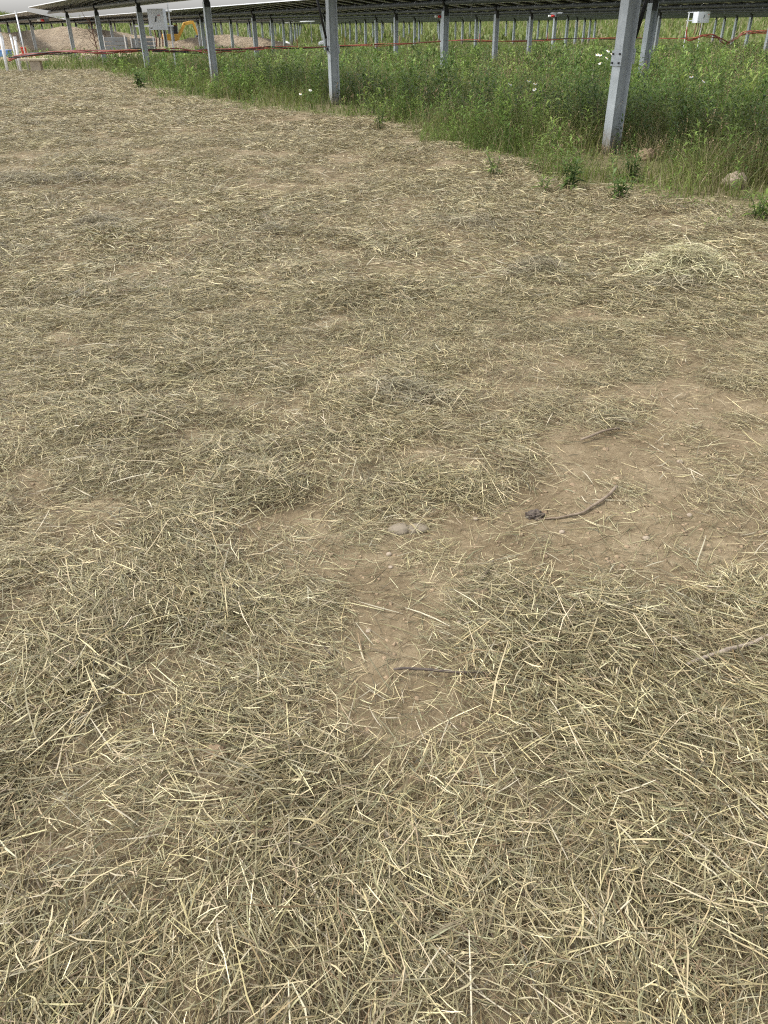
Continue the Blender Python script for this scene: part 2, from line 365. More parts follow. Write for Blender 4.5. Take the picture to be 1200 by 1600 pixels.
def instancer(name, cl, x, y, rot, scl, idx):
    n = len(x); me = bpy.data.meshes.new(name); me.vertices.add(n)
    me.vertices.foreach_set('co', np.stack([x, y, hgt(x, y)], 1).astype(np.float32).ravel())
    a = me.attributes.new('rot', 'FLOAT_VECTOR', 'POINT'); a.data.foreach_set('vector', np.stack([rot[0], rot[1], rot[2]], 1).astype(np.float32).ravel())
    a = me.attributes.new('scl', 'FLOAT_VECTOR', 'POINT'); a.data.foreach_set('vector', scl.astype(np.float32).ravel())
    a = me.attributes.new('idx', 'INT', 'POINT'); a.data.foreach_set('value', idx.astype(np.int32))
    o = bpy.data.objects.new(name, me); COL.objects.link(o); o['kind'] = 'stuff'
    ng = bpy.data.node_groups.new(name, 'GeometryNodeTree')
    ng.interface.new_socket('Geometry', in_out='INPUT', socket_type='NodeSocketGeometry'); ng.interface.new_socket('Geometry', in_out='OUTPUT', socket_type='NodeSocketGeometry')
    N = ng.nodes; gi = N.new('NodeGroupInput'); go = N.new('NodeGroupOutput'); ip = N.new('GeometryNodeInstanceOnPoints'); ci = N.new('GeometryNodeCollectionInfo')
    ci.inputs['Collection'].default_value = cl; ci.inputs['Separate Children'].default_value = True; ci.inputs['Reset Children'].default_value = True
    ip.inputs['Pick Instance'].default_value = True
    def att(nm, ty):
        q = N.new('GeometryNodeInputNamedAttribute'); q.data_type = ty; q.inputs['Name'].default_value = nm; return [o_ for o_ in q.outputs if o_.enabled and o_.name == 'Attribute'][0]
    L = ng.links; L.new(gi.outputs[0], ip.inputs['Points']); L.new(ci.outputs[0], ip.inputs['Instance'])
    L.new(att('idx', 'INT'), ip.inputs['Instance Index']); L.new(att('scl', 'FLOAT_VECTOR'), ip.inputs['Scale'])
    er = N.new('FunctionNodeEulerToRotation'); L.new(att('rot', 'FLOAT_VECTOR'), er.inputs[0]); L.new(er.outputs[0], ip.inputs['Rotation'])
    L.new(ip.outputs[0], go.inputs[0])
    md = o.modifiers.new('scatter', 'NODES'); md.node_group = ng
    return o
def patch_layer(y0, y1, dens, protos, R):
    cl, k_ = protos; x, y = scatter(y0, y1, dens); T = cover(x, y)
    k = rng.random(len(x)) < sstep(.31, .70, T); x, y, T = x[k], y[k], T[k]; n = len(x)
    e = .06
    sx = (hgt(x + e, y) - hgt(x - e, y)) / (2 * e); sy = (hgt(x, y + e) - hgt(x, y - e)) / (2 * e)
    th = flow(x, y) + rng.normal(0, .35, n); sc = rng.uniform(.75, 1.2, n) * np.clip(.55 + .5 * T, .5, 1.1)
    rot = np.stack([np.arctan(sy) * .7, -np.arctan(sx) * .7, th])
    instancer('straw_mulch', cl, x, y, rot, np.stack([sc, sc, np.clip(T, .25, 1.2) * 1.25], 1), rng.integers(0, k_, n)); return n
PN = patch_protos('near', 12, 400, .19, .95, 1.1, .050, 2)
PM = patch_protos('middle', 8, 480, .38, 1.25, 2.0, .065, 2)
PF = patch_protos('far_off', 8, 420, .6, 1.9, 5.0, .06, 1)
counts = []
counts.append(patch_layer(.2, 5.2, 48, PN, .19)); counts.append(patch_layer(4.8, 14, 9, PM, .42)); counts.append(patch_layer(13.5, 38, 3.6, PF, .6))
counts.append(straw_layer('straw_mulch', .25, 2.3, 4600, 1.0, 1.15, 3, True))
counts.append(straw_layer('straw_mulch', 2.3, 5.0, 2600, 1.15, 1.1, 2, False))
counts.append(straw_layer('straw_mulch', 5.0, 10.0, 1500, 1.8, 1.3, 2, False))
counts.append(straw_layer('straw_mulch', 10.0, 19.0, 420, 3.2, 1.7, 1, False))
counts.append(straw_layer('straw_mulch', 19.0, 39.0, 110, 6.0, 2.4, 1, False))
# short chaff on bare soil
def chaff():
    x, y = scatter(.3, 4.5, 2600); T = cover(x, y); k = rng.random(len(x)) < .30 + .5 * bare(x, y); x, y = x[k], y[k]; n = len(x)
    L = rng.uniform(.006, .03, n); W = rng.uniform(.001, .0022, n)
    V, Q, per = ribbons(x, y, hgt(x, y) + .0025, rng.uniform(0, 6.28, n), L, W, rng.normal(0, .1, n), rng.normal(0, .02, n), rng.normal(0, .06, n), rng.normal(0, .4, n), 1, False)
    big_mesh('chaff', V, Q, M['straw'], np.repeat(straw_cols(n), per, 0), 'col', 'stuff')
chaff()
def crumbs():
    x, y = scatter(.3, 5.0, 700); k = rng.random(len(x)) < .25 + .75 * bare(x, y); x, y = x[k], y[k]; n = len(x)
    r = np.clip(rng.lognormal(np.log(.0035), .55, n), .0015, .014)
    P = np.array([(1, 0, 0), (0, 1, 0), (-1, 0, 0), (0, -1, 0), (0, 0, .7), (.7, .7, .35), (-.7, .7, .3), (-.7, -.7, .4), (.7, -.7, .3)], float)
    F = np.array([(0, 5, 4), (5, 1, 4), (1, 6, 4), (6, 2, 4), (2, 7, 4), (7, 3, 4), (3, 8, 4), (8, 0, 4), (0, 1, 5), (1, 2, 6), (2, 3, 7), (3, 0, 8)])
    jit = 1 + rng.uniform(-.35, .35, (n, 9, 1)); V = P[None] * jit * r[:, None, None] * rng.uniform(.7, 1.3, (n, 1, 3))
    V[:, :, 2] = np.maximum(V[:, :, 2], -.2 * r[:, None]); V = V + np.stack([x, y, hgt(x, y)], 1)[:, None]
    big_mesh('soil_crumbs', V.reshape(-1, 3), (F[None] + (np.arange(n) * 9)[:, None, None]).reshape(-1, 3), M['clod'], kind='stuff')
crumbs()
print('straws', counts)

# individual heaps of hay that stand out
def hay_tuft(x0, y0, rx, ry, h, n, label, pal, w, Lm=.11):
    g = np.random.default_rng(int(abs(x0) * 100 + y0 * 10))
    q = g.normal(0, .33, (n, 2)) + g.normal(0, .36, (5, 2))[g.integers(0, 5, n)]; q = q[(q ** 2).sum(1) < 2.2]; n = len(q)
    x = q[:, 0] * rx; y = q[:, 1] * ry
    top = 1.05 * h * np.exp(-(q ** 2).sum(1) * 1.9)
    z = top * g.random(n) ** .45
    L = np.clip(g.lognormal(np.log(Lm * 1.25), .4, n), .03, .35); W = g.uniform(.0016, .0048, n)
    az = g.uniform(0, 6.28, n)
    tl = g.normal(0, .32, n)
    V, Q, per = ribbons(x, y, z, az, L, W, g.normal(0, .2, n), np.abs(g.normal(0, .09, n)), tl, g.normal(0, .7, n), 3, False)
    o = big_mesh('hay_tuft', V, Q, M['straw'], np.repeat(straw_cols(n, np.array(pal), np.array(w), g), per, 0), 'col')
    o.location = (x0, y0, float(hgt(x0, y0)) + .005); tag(o, label, 'hay tuft', 'heaps of hay on the mulch')
PALE = ([(.56, .525, .31), (.47, .44, .255), (.62, .58, .38), (.28, .24, .14), (.20, .17, .1)], [.3, .25, .12, .2, .13])
DULL = ([(.28, .245, .15), (.215, .19, .12), (.42, .37, .24), (.14, .115, .072)], [.35, .3, .2, .15])
hay_tuft(2.12, 5.35, .42, .30, .19, 2600, 'pale yellow-green heap of hay, the brightest tuft, below the right-hand weeds', *PALE)
hay_tuft(1.90, 5.0, .40, .18, .07, 500, 'loose brown straw spilling along the near foot of the pale heap', *DULL)
hay_tuft(1.12, 5.3, .26, .18, .085, 520, 'small dull grey-brown hay tuft left of the pale heap', *DULL, Lm=.09)
hay_tuft(-4.0, 9.1, .5, .34, .13, 900, 'wide dull hay heap at the left edge of the photo', *DULL)
hay_tuft(-3.35, 9.1, .3, .2, .09, 420, 'low hay tuft just right of the wide left-edge heap', *DULL)
hay_tuft(-2.29, 6.7, .26, .16, .075, 420, 'small hay tuft, nearer one of the left pair in mid field', *DULL, Lm=.09)
hay_tuft(-2.55, 7.25, .28, .2, .09, 460, 'hay tuft, farther one of the left pair in mid field', *DULL, Lm=.1)
hay_tuft(-.9, 6.7, .2, .12, .06, 260, 'tiny brown hay tuft left of centre in mid field', *DULL, Lm=.08)
hay_tuft(.75, 6.9, .34, .18, .07, 420, 'flat hay tuft right of centre, midway to the weeds', *DULL, Lm=.1)
hay_tuft(.05, 3.36, .26, .17, .055, 420, 'flattened hay tuft in the middle just above the bare dirt', *DULL, Lm=.09)

# ================================================================== GRASS AND WEEDS
def blades(x, y, z, H, W, lean, az, nseg, g=rng, droop=1.0):
    n = len(x); K = nseg + 1; tp = np.linspace(0, 1, K)[None, :]
    dx, dy = np.cos(az)[:, None], np.sin(az)[:, None]
    out = lean[:, None] * H[:, None] * (tp ** 1.8)
    up = H[:, None] * (tp - .30 * lean[:, None] * droop * tp ** 2.4)
    cx = x[:, None] + dx * out; cy_ = y[:, None] + dy * out; cz = z[:, None] + up
    ra = g.uniform(0, 6.28, n)[:, None]; hw = W[:, None] * .5 * np.maximum(1 - tp ** 1.6, .06)
    wx, wy = np.cos(ra) * hw, np.sin(ra) * hw
    V = np.stack([np.stack([cx - wx, cy_ - wy, cz], -1), np.stack([cx + wx, cy_ + wy, cz], -1)], 2).reshape(n * K * 2, 3)
    base = (np.arange(n) * K * 2)[:, None]
    q = [[2 * k, 2 * k + 1, 2 * k + 3, 2 * k + 2] for k in range(nseg)]
    return V, (base[:, :, None] + np.array(q)[None]).reshape(-1, 4), K * 2
GP = np.array([(.13, .175, .042), (.17, .215, .055), (.215, .25, .07), (.25, .255, .095), (.31, .265, .145), (.40, .34, .21)])
def grass_cols(x, y, n, g=rng):
    pat = fbm(x, y, 1.6, 3)
    i = np.clip((pat - .5) * 6 + 1.6 + g.normal(0, 1.0, n), 0, 5).astype(int)
    dry = g.random(n) < .09
    c = GP[np.where(dry, 5, i)] * .88 * g.uniform(.65, 1.35, (n, 1)); return c
def clearing(x, y):      # thin growth between the hay and the nearest post
    c = .8 * np.exp(-((x - 2.8) ** 2 / .55 + (y - 10.35) ** 2 / 1.0))
    c = c + .75 * np.exp(-((x + .95) ** 2 / .35 + (y - 18.0) ** 2 / 1.4)) + .7 * np.exp(-((x + 4.9) ** 2 / .5 + (y - 26.0) ** 2 / 3.0))
    return 1 - c
def veg_height(x, y):
    gd = grass_depth(x, y)
    r = np.hypot(x, y)
    h = .06 + .50 * sstep(.0, 1.7, gd) * (.30 + 1.0 * fbm(x, y, 1.1, 2) + .45 * sstep(.4, .65, fbm(x + 13, y, .6, 2)))
    h = h * (1 - .78 * np.exp(-((x - 2.85) ** 2 / .5 + (y - 10.5) ** 2 / 1.1)) - .5 * np.exp(-((x + .9) ** 2 + (y - 18.7) ** 2) / .4))
    h = h * (1 - .55 * sstep(32, 60, r) * (1 - sstep(95, 130, r)))
    h = h * (1 - .6 * (1 - clearing(x, y)))
    return h
def grass_layer(y0, y1, dens, W0, nseg, hm=1.0):
    x, y = scatter(y0, y1, dens, m0=2.0, m1=.66); gd = grass_depth(x, y)
    far_dirt = sstep(-12, -17, x) * sstep(44, 50, y) * (1 - sstep(105, 125, y))
    k = (rng.random(len(x)) < sstep(.0, .7, gd) * (.35 + .9 * fbm(x, y, .7, 2)) * clearing(x, y)) & (rng.random(len(x)) > .75 * far_dirt)
    x, y = x[k], y[k]; n = len(x)
    H = veg_height(x, y) * rng.uniform(.45, 1.15, n) * hm
    V, Q, per = blades(x, y, hgt(x, y) - .01, H, W0 * rng.uniform(.6, 1.4, n), rng.gamma(2.0, .28, n), rng.uniform(0, 6.28, n), nseg)
    big_mesh('grass', V, Q, M['leaf'], np.repeat(grass_cols(x, y, n), per, 0), 'col', 'stuff'); return n
ng = [grass_layer(6, 15, 640, .0095, 3), grass_layer(15, 26, 190, .015, 3), grass_layer(26, 48, 50, .022, 2), grass_layer(48, 110, 9, .06, 2, 1.1), grass_layer(110, 340, 1.0, .25, 2, 2.2)]
# low clover-like ground cover at the hay edge
def leaf_mesh(px_, py_, pz_, az, pitch, L, W):
    n = len(px_); d = np.stack([np.cos(az) * np.cos(pitch), np.sin(az) * np.cos(pitch), np.sin(pitch)], 1)
    s = np.stack([-np.sin(az), np.cos(az), np.zeros(n)], 1); up = np.cross(d, s)
    P0 = np.stack([px_, py_, pz_], 1); L_ = L[:, None]; W_ = W[:, None]
    m_ = P0 + d * L_ * .45; tip = P0 + d * L_ - np.array([0, 0, 1]) * L_ * .25
    a = m_ + s * W_ * .5 + up * W_ * .15; bb = m_ - s * W_ * .5 + up * W_ * .15
    V = np.stack([P0, a, m_, tip, bb], 1).reshape(n * 5, 3); base = (np.arange(n) * 5)[:, None]
    q = np.array([[0, 2, 1], [2, 3, 1], [0, 4, 2], [2, 4, 3]])
    return V, (base[:, :, None] + q[None]).reshape(-1, 3)
WP = np.array([(.105, .16, .04), (.15, .21, .05), (.205, .265, .065), (.265, .32, .09), (.09, .13, .042)])
def weeds(y0, y1, dens, M_, Lm, Wm, hm=1.0):
    x, y = scatter(y0, y1, dens, m0=2.0, m1=.66); gd = grass_depth(x, y)
    k = (rng.random(len(x)) < sstep(.05, .6, gd) * (.25 + sstep(.35, .6, fbm(x + 40, y, 1.2, 2))) * clearing(x, y) ** 2); x, y = x[k], y[k]; n = len(x)
    H = (veg_height(x, y) + .05) * rng.uniform(.6, 1.3, n) * hm; pc = np.array([.82, .91, .85]) * WP[np.clip((fbm(x + 9, y + 5, 1.0, 2) - .5) * 9 + 1.9 + rng.normal(0, .8, n), 0, 4).astype(int)]
    fr = np.tile(np.linspace(.12, 1.0, M_), n); X = np.repeat(x, M_); Y = np.repeat(y, M_); HH = np.repeat(H, M_); N = n * M_
    lean_a = np.repeat(rng.uniform(0, 6.28, n), M_); lean = np.repeat(rng.uniform(0, .25, n), M_) * HH * fr ** 2
    az = np.repeat(rng.uniform(0, 6.28, n), M_) + np.tile(np.arange(M_) * 2.4, n)
    L = Lm * rng.uniform(.6, 1.3, N) * (1 - .5 * np.abs(fr - .55)) * np.clip(HH / .4, .5, 1.3)
    V, T = leaf_mesh(X + np.cos(lean_a) * lean, Y + np.sin(lean_a) * lean, hgt(X, Y) + HH * fr, az, rng.normal(.35, .25, N) + .5 * (fr - .5), L, L * Wm)
    c = np.repeat(pc, M_, 0) * rng.uniform(.8, 1.2, (N, 1)) * (1 + .35 * (fr[:, None] > .85))
    o = big_mesh('weeds', V, T, M['leaf'], np.repeat(c, 5, 0), 'col', 'stuff')
    return n
nw = [weeds(6, 16, 44, 24, .115, .21), weeds(16, 30, 16, 18, .15, .25), weeds(30, 60, 1.5, 14, .25, .3)]
print('grass', ng, 'weeds', nw)

def low_cover():
    x, y = scatter(6, 26, 240, m0=2.0, m1=.66); gd = grass_depth(x, y)
    k = rng.random(len(x)) < sstep(-.7, .2, gd) * (1 - sstep(.5, 1.1, gd)) * sstep(.50, .66, fbm(x + 3, y, .5, 2)) * 1.6; x, y = x[k], y[k]; n = len(x)
    V, T = leaf_mesh(x, y, hgt(x, y) + rng.uniform(.005, .07, n), rng.uniform(0, 6.28, n), rng.normal(.3, .35, n), rng.uniform(.03, .07, n), rng.uniform(.012, .025, n))
    big_mesh('ground_cover', V, T, M['leaf'], np.repeat(WP[rng.integers(0, 3, n)] * rng.uniform(.8, 1.15, (n, 1)), 5, 0), 'col', 'stuff')
low_cover()
def seed_stalks(y0, y1, dens, W0):
    x, y = scatter(y0, y1, dens, m0=2.0, m1=.66); gd = grass_depth(x, y)
    k = rng.random(len(x)) < sstep(.1, .8, gd) * sstep(.38, .6, fbm(x + 21, y + 8, 1.8, 2)); x, y = x[k], y[k]; n = len(x)
    H = (veg_height(x, y) + .08) * rng.uniform(.9, 1.6, n); az = rng.uniform(0, 6.28, n); ln = rng.gamma(2, .12, n)
    V, Q, per = blades(x, y, hgt(x, y), H, np.full(n, W0 * .5), ln, az, 3); c = np.array([.27, .235, .12]) * rng.uniform(.7, 1.3, (n, 1))
    big_mesh('seed_stalks', V, Q, M['leaf'], np.repeat(c, per, 0), 'col', 'stuff')
    m_ = 7; fr = np.tile(np.linspace(.78, 1.0, m_), n); X, Y, HH, A, LN = [np.repeat(q, m_) for q in (x, y, H, az, ln)]; N = n * m_
    out = LN * HH * fr ** 1.8; up = HH * (fr - .3 * LN * fr ** 2.4)
    L = W0 * 3.2 * rng.uniform(.7, 1.3, N)
    V, T = leaf_mesh(X + np.cos(A) * out, Y + np.sin(A) * out, hgt(X, Y) + up, rng.uniform(0, 6.28, N), rng.uniform(.5, 1.2, N), L, L * .35)
    big_mesh('seed_heads', V, T, M['leaf'], np.repeat(np.array([.30, .215, .13]) * rng.uniform(.7, 1.3, (N, 1)), 5, 0), 'col', 'stuff')
seed_stalks(6, 15, 30, .008); seed_stalks(15, 30, 9, .014)

def weed_plant(x0, y0, h, stems, nl, L, W, col, label, lean=.12, pitch=.3):
    g = np.random.default_rng(int(abs(x0) * 1000 + y0 * 77))
    e = empty('weed_plant', (x0, y0, float(hgt(x0, y0))), label, 'weed', 'weeds standing out along the hay edge')
    bm = B(); P = []
    for s_ in range(stems):
        a = g.uniform(0, 6.28); rr = g.uniform(0, .06); hh = h * g.uniform(.7, 1.05); ln = lean * g.uniform(.3, 1.5)
        bx_, by_ = math.cos(a) * rr, math.sin(a) * rr
        pts = [(bx_ + math.cos(a) * ln * hh * q ** 2, by_ + math.sin(a) * ln * hh * q ** 2, hh * q - .01) for q in (0, .35, .7, 1)]
        tube(bm, pts, [.005, .0045, .0035, .002], 5)
        for i in range(nl):
            q = .12 + .88 * (i + .5) / nl
            P.append((bx_ + math.cos(a) * ln * hh * q ** 2, by_ + math.sin(a) * ln * hh * q ** 2, hh * q, i * 2.4 + s_, q))
    obj('stem', bm, M['greenstem'], e)
    P = np.array(P); N = len(P)
    LL = 1.25 * L * g.uniform(.7, 1.25, N) * (1.1 - .55 * P[:, 4])
    V, T = leaf_mesh(P[:, 0], P[:, 1], P[:, 2], P[:, 3], g.normal(pitch, .22, N) + .6 * (P[:, 4] - .4), LL, LL * W)
    c = np.array(col) * g.uniform(.8, 1.2, (N, 1)) * (1 + .3 * (P[:, 4:5] > .85))
    big_mesh('foliage', V, T, M['leaf'], np.repeat(c, 5, 0), 'col', parent=e)
G1, G2, G3 = (.095, .15, .037), (.15, .21, .05), (.24, .30, .075)
weed_plant(1.97, 8.55, .34, 6, 16, .14, .24, G1, 'dark green leafy weed on the hay just left of the nearest post foot', .3)
weed_plant(2.36, 8.02, .24, 5, 12, .13, .26, G1, 'small dark weed alone on the hay in front of the nearest post', .4)
weed_plant(1.68, 8.5, .22, 4, 10, .11, .22, G2, 'low sprig of weed left of the dark leafy weed by the nearest post', .4)
weed_plant(1.34, 9.6, .3, 4, 12, .11, .2, G2, 'small weed sprig on the hay edge below the daisies in mid weeds', .3)
weed_plant(.0, 14.3, .5, 6, 16, .12, .22, G2, 'bushy green weed sticking out onto the hay right of the second post', .25)
weed_plant(3.36, 7.1, .26, 6, 12, .14, .2, G2, 'grassy weed on the hay at the right edge of the photo', .5)
weed_plant(2.85, 9.3, .34, 7, 16, .12, .26, G1, 'dense dark weed at the foot of the nearest post, right side', .35)
weed_plant(5.25, 12.4, 1.0, 5, 30, .25, .17, G3, 'tall bright yellow-green weed with long leaves at the right edge', .2)
weed_plant(4.6, 12.9, .95, 4, 30, .23, .17, G3, 'tall pale green weed right of the nearest post, halfway to the edge', .2)
weed_plant(5.7, 14.8, 1.05, 4, 30, .23, .18, G2, 'tall mid-green weed behind the bright one at the right edge', .2)
weed_plant(3.05, 15.4, .85, 6, 22, .17, .2, G3, 'bright green bushy weed left of the nearest post, beyond the daisies', .25)
weed_plant(1.55, 16.2, .8, 6, 22, .16, .22, G3, 'bright green leafy weed right of the second post in the weeds', .25)
weed_plant(2.1, 13.8, .75, 5, 22, .13, .2, G1, 'dark upright weed halfway between the two nearest posts', .15)
weed_plant(-6.95, 25.3, .55, 8, 14, .16, .45, G1, 'broad-leaved dark bush at the hay edge near the third post', .5)
weed_plant(3.9, 11.2, .6, 5, 20, .13, .18, G3, 'yellow-green weed just right of the nearest post, low in the grass', .25)

def daisy(x0, y0, h, label, r=.024):
    g = random.Random(int(x0 * 999 + y0 * 7))
    e = empty('daisy', (x0, y0, float(hgt(x0, y0))), label, 'flower', 'white daisies in the weeds')
    bm = B(); tube(bm, [(0, 0, 0), (.01, .005, h * .5), (.03, -.01, h)], [.0025, .002, .002], 5); obj('stem', bm, M['greenstem'], e)
    tp = Vector((.03, -.01, h)); tl = Matrix.Rotation(g.uniform(.2, .7), 3, Vector((g.uniform(.3, 1), g.uniform(-1, 1), 0)).normalized())
    bm = B()
    for i in range(14):
        a = 6.283 * i / 14
        c = [(.3, -.10), (.75, -.16), (1.0, 0), (.75, .16), (.3, .10)]
        vs = [bm.verts.new(tp + tl @ Vector((r * (p * math.cos(a) - q * math.sin(a)), r * (p * math.sin(a) + q * math.cos(a)), .002 - .15 * r * p))) for p, q in c]
        bm.faces.new(vs)
    obj('petals', bm, M['petal'], e)
    bm = B(); bmesh.ops.create_icosphere(bm, subdivisions=2, radius=r * .36); bmesh.ops.scale(bm, vec=(1, 1, .6), verts=bm.verts)
    bmesh.ops.rotate(bm, matrix=tl, verts=bm.verts); bmesh.ops.translate(bm, vec=tp + Vector((0, 0, .003)), verts=bm.verts); obj('disc', bm, M['disc'], e, True)
for i, (x_, y_, h_) in enumerate([(3.68, 15.1, .90), (3.78, 15.3, .88), (3.88, 15.2, .95), (3.95, 15.5, .84), (3.72, 15.0, .78), (3.99, 15.35, .90)]):
    daisy(x_, y_, h_ + .14, 'white daisy in the cluster left of the nearest post', .034)
for i, (x_, y_, h_) in enumerate([(2.22, 13.2, .62), (2.36, 13.4, .58), (2.30, 13.1, .52)]):
    daisy(x_, y_, h_ + .14, 'white daisy low in the weeds midway between the two nearest posts', .034)
daisy(1.93, 13.1, .72, 'lone white daisy, left of the low trio between the two nearest posts', .034)
daisy(-1.55, 19.0, .32, 'lone white daisy left of the second post', .04)
daisy(-1.75, 18.8, .26, 'small white daisy nearest the hay, left of the second post', .035)
for (x_, y_, h_) in [(4.35, 12.3, .72), (4.5, 12.2, .66)]:
    daisy(x_, y_, h_ + .14, 'white daisy just right of the nearest post', .032)

# ================================================================== STONES, STICKS, CLODS
def lump(name, loc, size, mat, label, cat, seed, rough=.22, sub=3, sink=.3, group=None, rz=0.0, dist=.5):
    bm = B(); bmesh.ops.create_icosphere(bm, subdivisions=sub, radius=1.0)
    co = np.array([v.co[:] for v in bm.verts])
    nz = fbm(co[:, 0] + seed * 3.1 + co[:, 2] * .7, co[:, 1] - seed + co[:, 2] * 1.3, dist, 3) - .5
    for v, k in zip(bm.verts, nz): v.co = v.co * (1 + rough * 2 * k)
    bmesh.ops.scale(bm, vec=size, verts=bm.verts)
    o = obj(name, bm, mat, None, True); o.location = (loc[0], loc[1], float(hgt(*loc)) + size[2] * (1 - sink) * .5); o.rotation_euler = (0, 0, rz)
    return tag(o, label, cat, group)
lump('stone', (.115, 2.255), (.046, .028, .022), M['greystone'], 'smooth rounded grey-tan stone half sunk in the bare dirt, centre', 'stone', 1, .10, 3, .75, rz=.1)
lump('stone', (.052, 2.245), (.042, .032, .020), M['greystone'], 'flatter brownish stone touching the smooth stone in the bare dirt', 'stone', 2, .14, 3, .75, rz=.5)
lump('stone', (.015, 2.09), (.010, .009, .008), M['rock'], 'tiny tan pebble just below the pair of stones', 'stone', 5, .1, 2, .3)
lump('rock', (3.82, 8.82), (.125, .11, .11), M['rock'], 'pale tan lumpy rock at the weed edge on the right', 'rock', 3, .22, 4, .1, dist=.35)
lump('dirt_clod', (3.42, 10.75), (.13, .10, .10), M['clod'], 'brown dirt clod in the grass right of the nearest post', 'dirt clod', 4, .5, 4, .5, dist=.3)
lump('dirt_clod', (.30, 1.86), (0.0280, 0.0240, 0.0180), M['clod'], 'small brown clod on the bare dirt right of centre', 'dirt clod', 6, .5, 4, .9, dist=.22)
lump('dirt_clod', (-.41, 1.24), (0.0280, 0.0240, 0.0180), M['clod'], 'tan clod poking through the near straw left of centre', 'dirt clod', 8, .5, 4, .9, dist=.22)
for i, (x_, y_, s_) in enumerate([(.22, 1.72, .008), (-.05, 1.7, .007), (.62, 2.2, .009), (.9, 2.15, .011), (1.1, 2.3, .009), (.48, 2.42, .008), (.02, 2.02, .007), (1.02, 1.88, .010), (.72, 1.86, .008), (1.2, 2.7, .012), (-.2, 1.95, .007), (.33, 2.3, .009)]):
    lump('pebble', (x_, y_), (s_ * 1.2, s_, s_ * .8), M['rock'], 'tiny tan pebble lying loose on the bare dirt', 'pebble', 20 + i, .15, 2, .2, 'pebbles on the bare dirt')
def stick(pts, radii, mat, label, cat='stick', seg=7, name='stick'):
    bm = B(); g = random.Random(len(label)); P = []; Rr = []
    n = 4
    for i in range(len(pts) - 1):
        for k in range(n):
            q = k / n; x = pts[i][0] * (1 - q) + pts[i + 1][0] * q; y = pts[i][1] * (1 - q) + pts[i + 1][1] * q; dz = pts[i][2] * (1 - q) + pts[i + 1][2] * q
            r = .72 * (radii[i] * (1 - q) + radii[i + 1] * q)
            P.append((x + g.uniform(-.4, .4) * r, y + g.uniform(-.4, .4) * r, float(hgt(x, y)) + dz + g.uniform(-.2, .2) * r)); Rr.append(r * g.uniform(.85, 1.15))
    x, y, dz = pts[-1]; P.append((x, y, float(hgt(x, y)) + dz)); Rr.append(radii[-1])
    tube(bm, P, Rr, seg); o = obj(name, bm, mat, None); return tag(o, label, cat)
stick([(.88, 2.47, .02), (.80, 2.38, .014), (.72, 2.31, .008), (.62, 2.285, .006), (.55, 2.28, .004)], [.009, .008, .006, .005, .003], M['bark'], 'curved grey-brown root lying right of the dark clump on bare dirt')
lump('root_clump', (.545, 2.31), (.030, .024, .018), M['bark_dark'], 'dark tangled root clump at the left end of the curved root', 'root clump', 11, .6, 4, .5, dist=.2)
stick([(.02, 1.515, .02), (.10, 1.51, .026), (.2, 1.495, .026), (.30, 1.50, .02)], [.005, .006, .005, .003], M['bark_dark'], 'thin dark twig lying across the near straw below the bare dirt')
stick([(.81, 1.50, .03), (.92, 1.545, .036), (1.02, 1.575, .034), (1.14, 1.64, .03)], [.007, .009, .008, .005], M['bark_grey'], 'long weathered grey stick at the right edge in the near straw')
stick([(.36, 2.04, .006), (.30, 1.91, .007), (.25, 1.78, .006)], [.006, .007, .004], M['bark'], 'straight flat brown strip of bark on the bare dirt, centre right')
stick([(-.175, 1.63, .006), (-.15, 1.59, .007)], [.006, .005], M['bark_dark'], 'short dark twig piece on the bare dirt, centre left')
stick([(.84, 2.88, .02), (.96, 2.95, .026), (1.03, 2.99, .02)], [.007, .008, .004], M['bark'], 'brown stick at the far end of the bare dirt')
stick([(.83, 1.78, .015), (.86, 1.68, .02), (.83, 1.58, .016)], [.007, .007, .004], M['bark'], 'bent brown root at the right border of bare dirt and near straw')

# ================================================================== SOLAR TRACKERS
UA = math.atan2(.88770522, -.46041226); NV = Vector((.88770522, .46041226, 0)); UV = Vector((-.46041226, .88770522, 0))
def mesh_of(bm, mats):
    me = bpy.data.meshes.new('shared'); bmesh.ops.recalc_face_normals(bm, faces=bm.faces); bm.to_mesh(me); bm.free()
    for m_ in mats: me.materials.append(m_)
    return me
def post_mesh(h):
    bm = B(); d, w, tf = .20, .15, .010
    box(bm, (0, d / 2 - tf / 2, h / 2 - .3), (w, tf, h + .6), bev=.0025); box(bm, (0, -d / 2 + tf / 2, h / 2 - .3), (w, tf, h + .6), bev=.0025)
    box(bm, (0, 0, h / 2 - .3), (.008, d - 2 * tf - .004, h + .598))
    return mesh_of(bm, [M['galv']])
def bearing_mesh(zt, hpost):
    bm = B(); box(bm, (0, 0, (hpost + zt) / 2 - .06), (.10, .14, zt - hpost), mi=0)
    bmesh.ops.create_cone(bm, cap_ends=True, segments=16, radius1=.12, radius2=.12, depth=.09, matrix=Matrix.Translation((0, 0, zt)) @ Matrix.Rotation(math.pi / 2, 4, 'Y'))
    box(bm, (.062, 0, hpost - .05), (.01, .16, .16)); box(bm, (-.062, 0, hpost - .05), (.01, .16, .16))
    return mesh_of(bm, [M['dark']])
ML, MW = 2.30, 1.134
def module_into(bm, off, tilt):
    R = Matrix.Rotation(tilt, 3, 'X')
    def bx(c, s, mi): box(bm, Vector(off) + R @ Vector(c), s, R, mi)
    bx((0, 0, .012), (MW - .05, ML - .05, .008), 0)
    for s in (-1, 1):
        bx((0, s * (ML / 2 - .012), 0), (MW, .024, .035), 1); bx((s * (MW / 2 - .012), 0, 0), (.024, ML - .05, .035), 1)
    bx((0, 0, -.015), (.05, ML * .42, .04), 2)
    for s in (-.3, 0, .3): bx((s, .02, .0), (.09, .06, .014), 2)
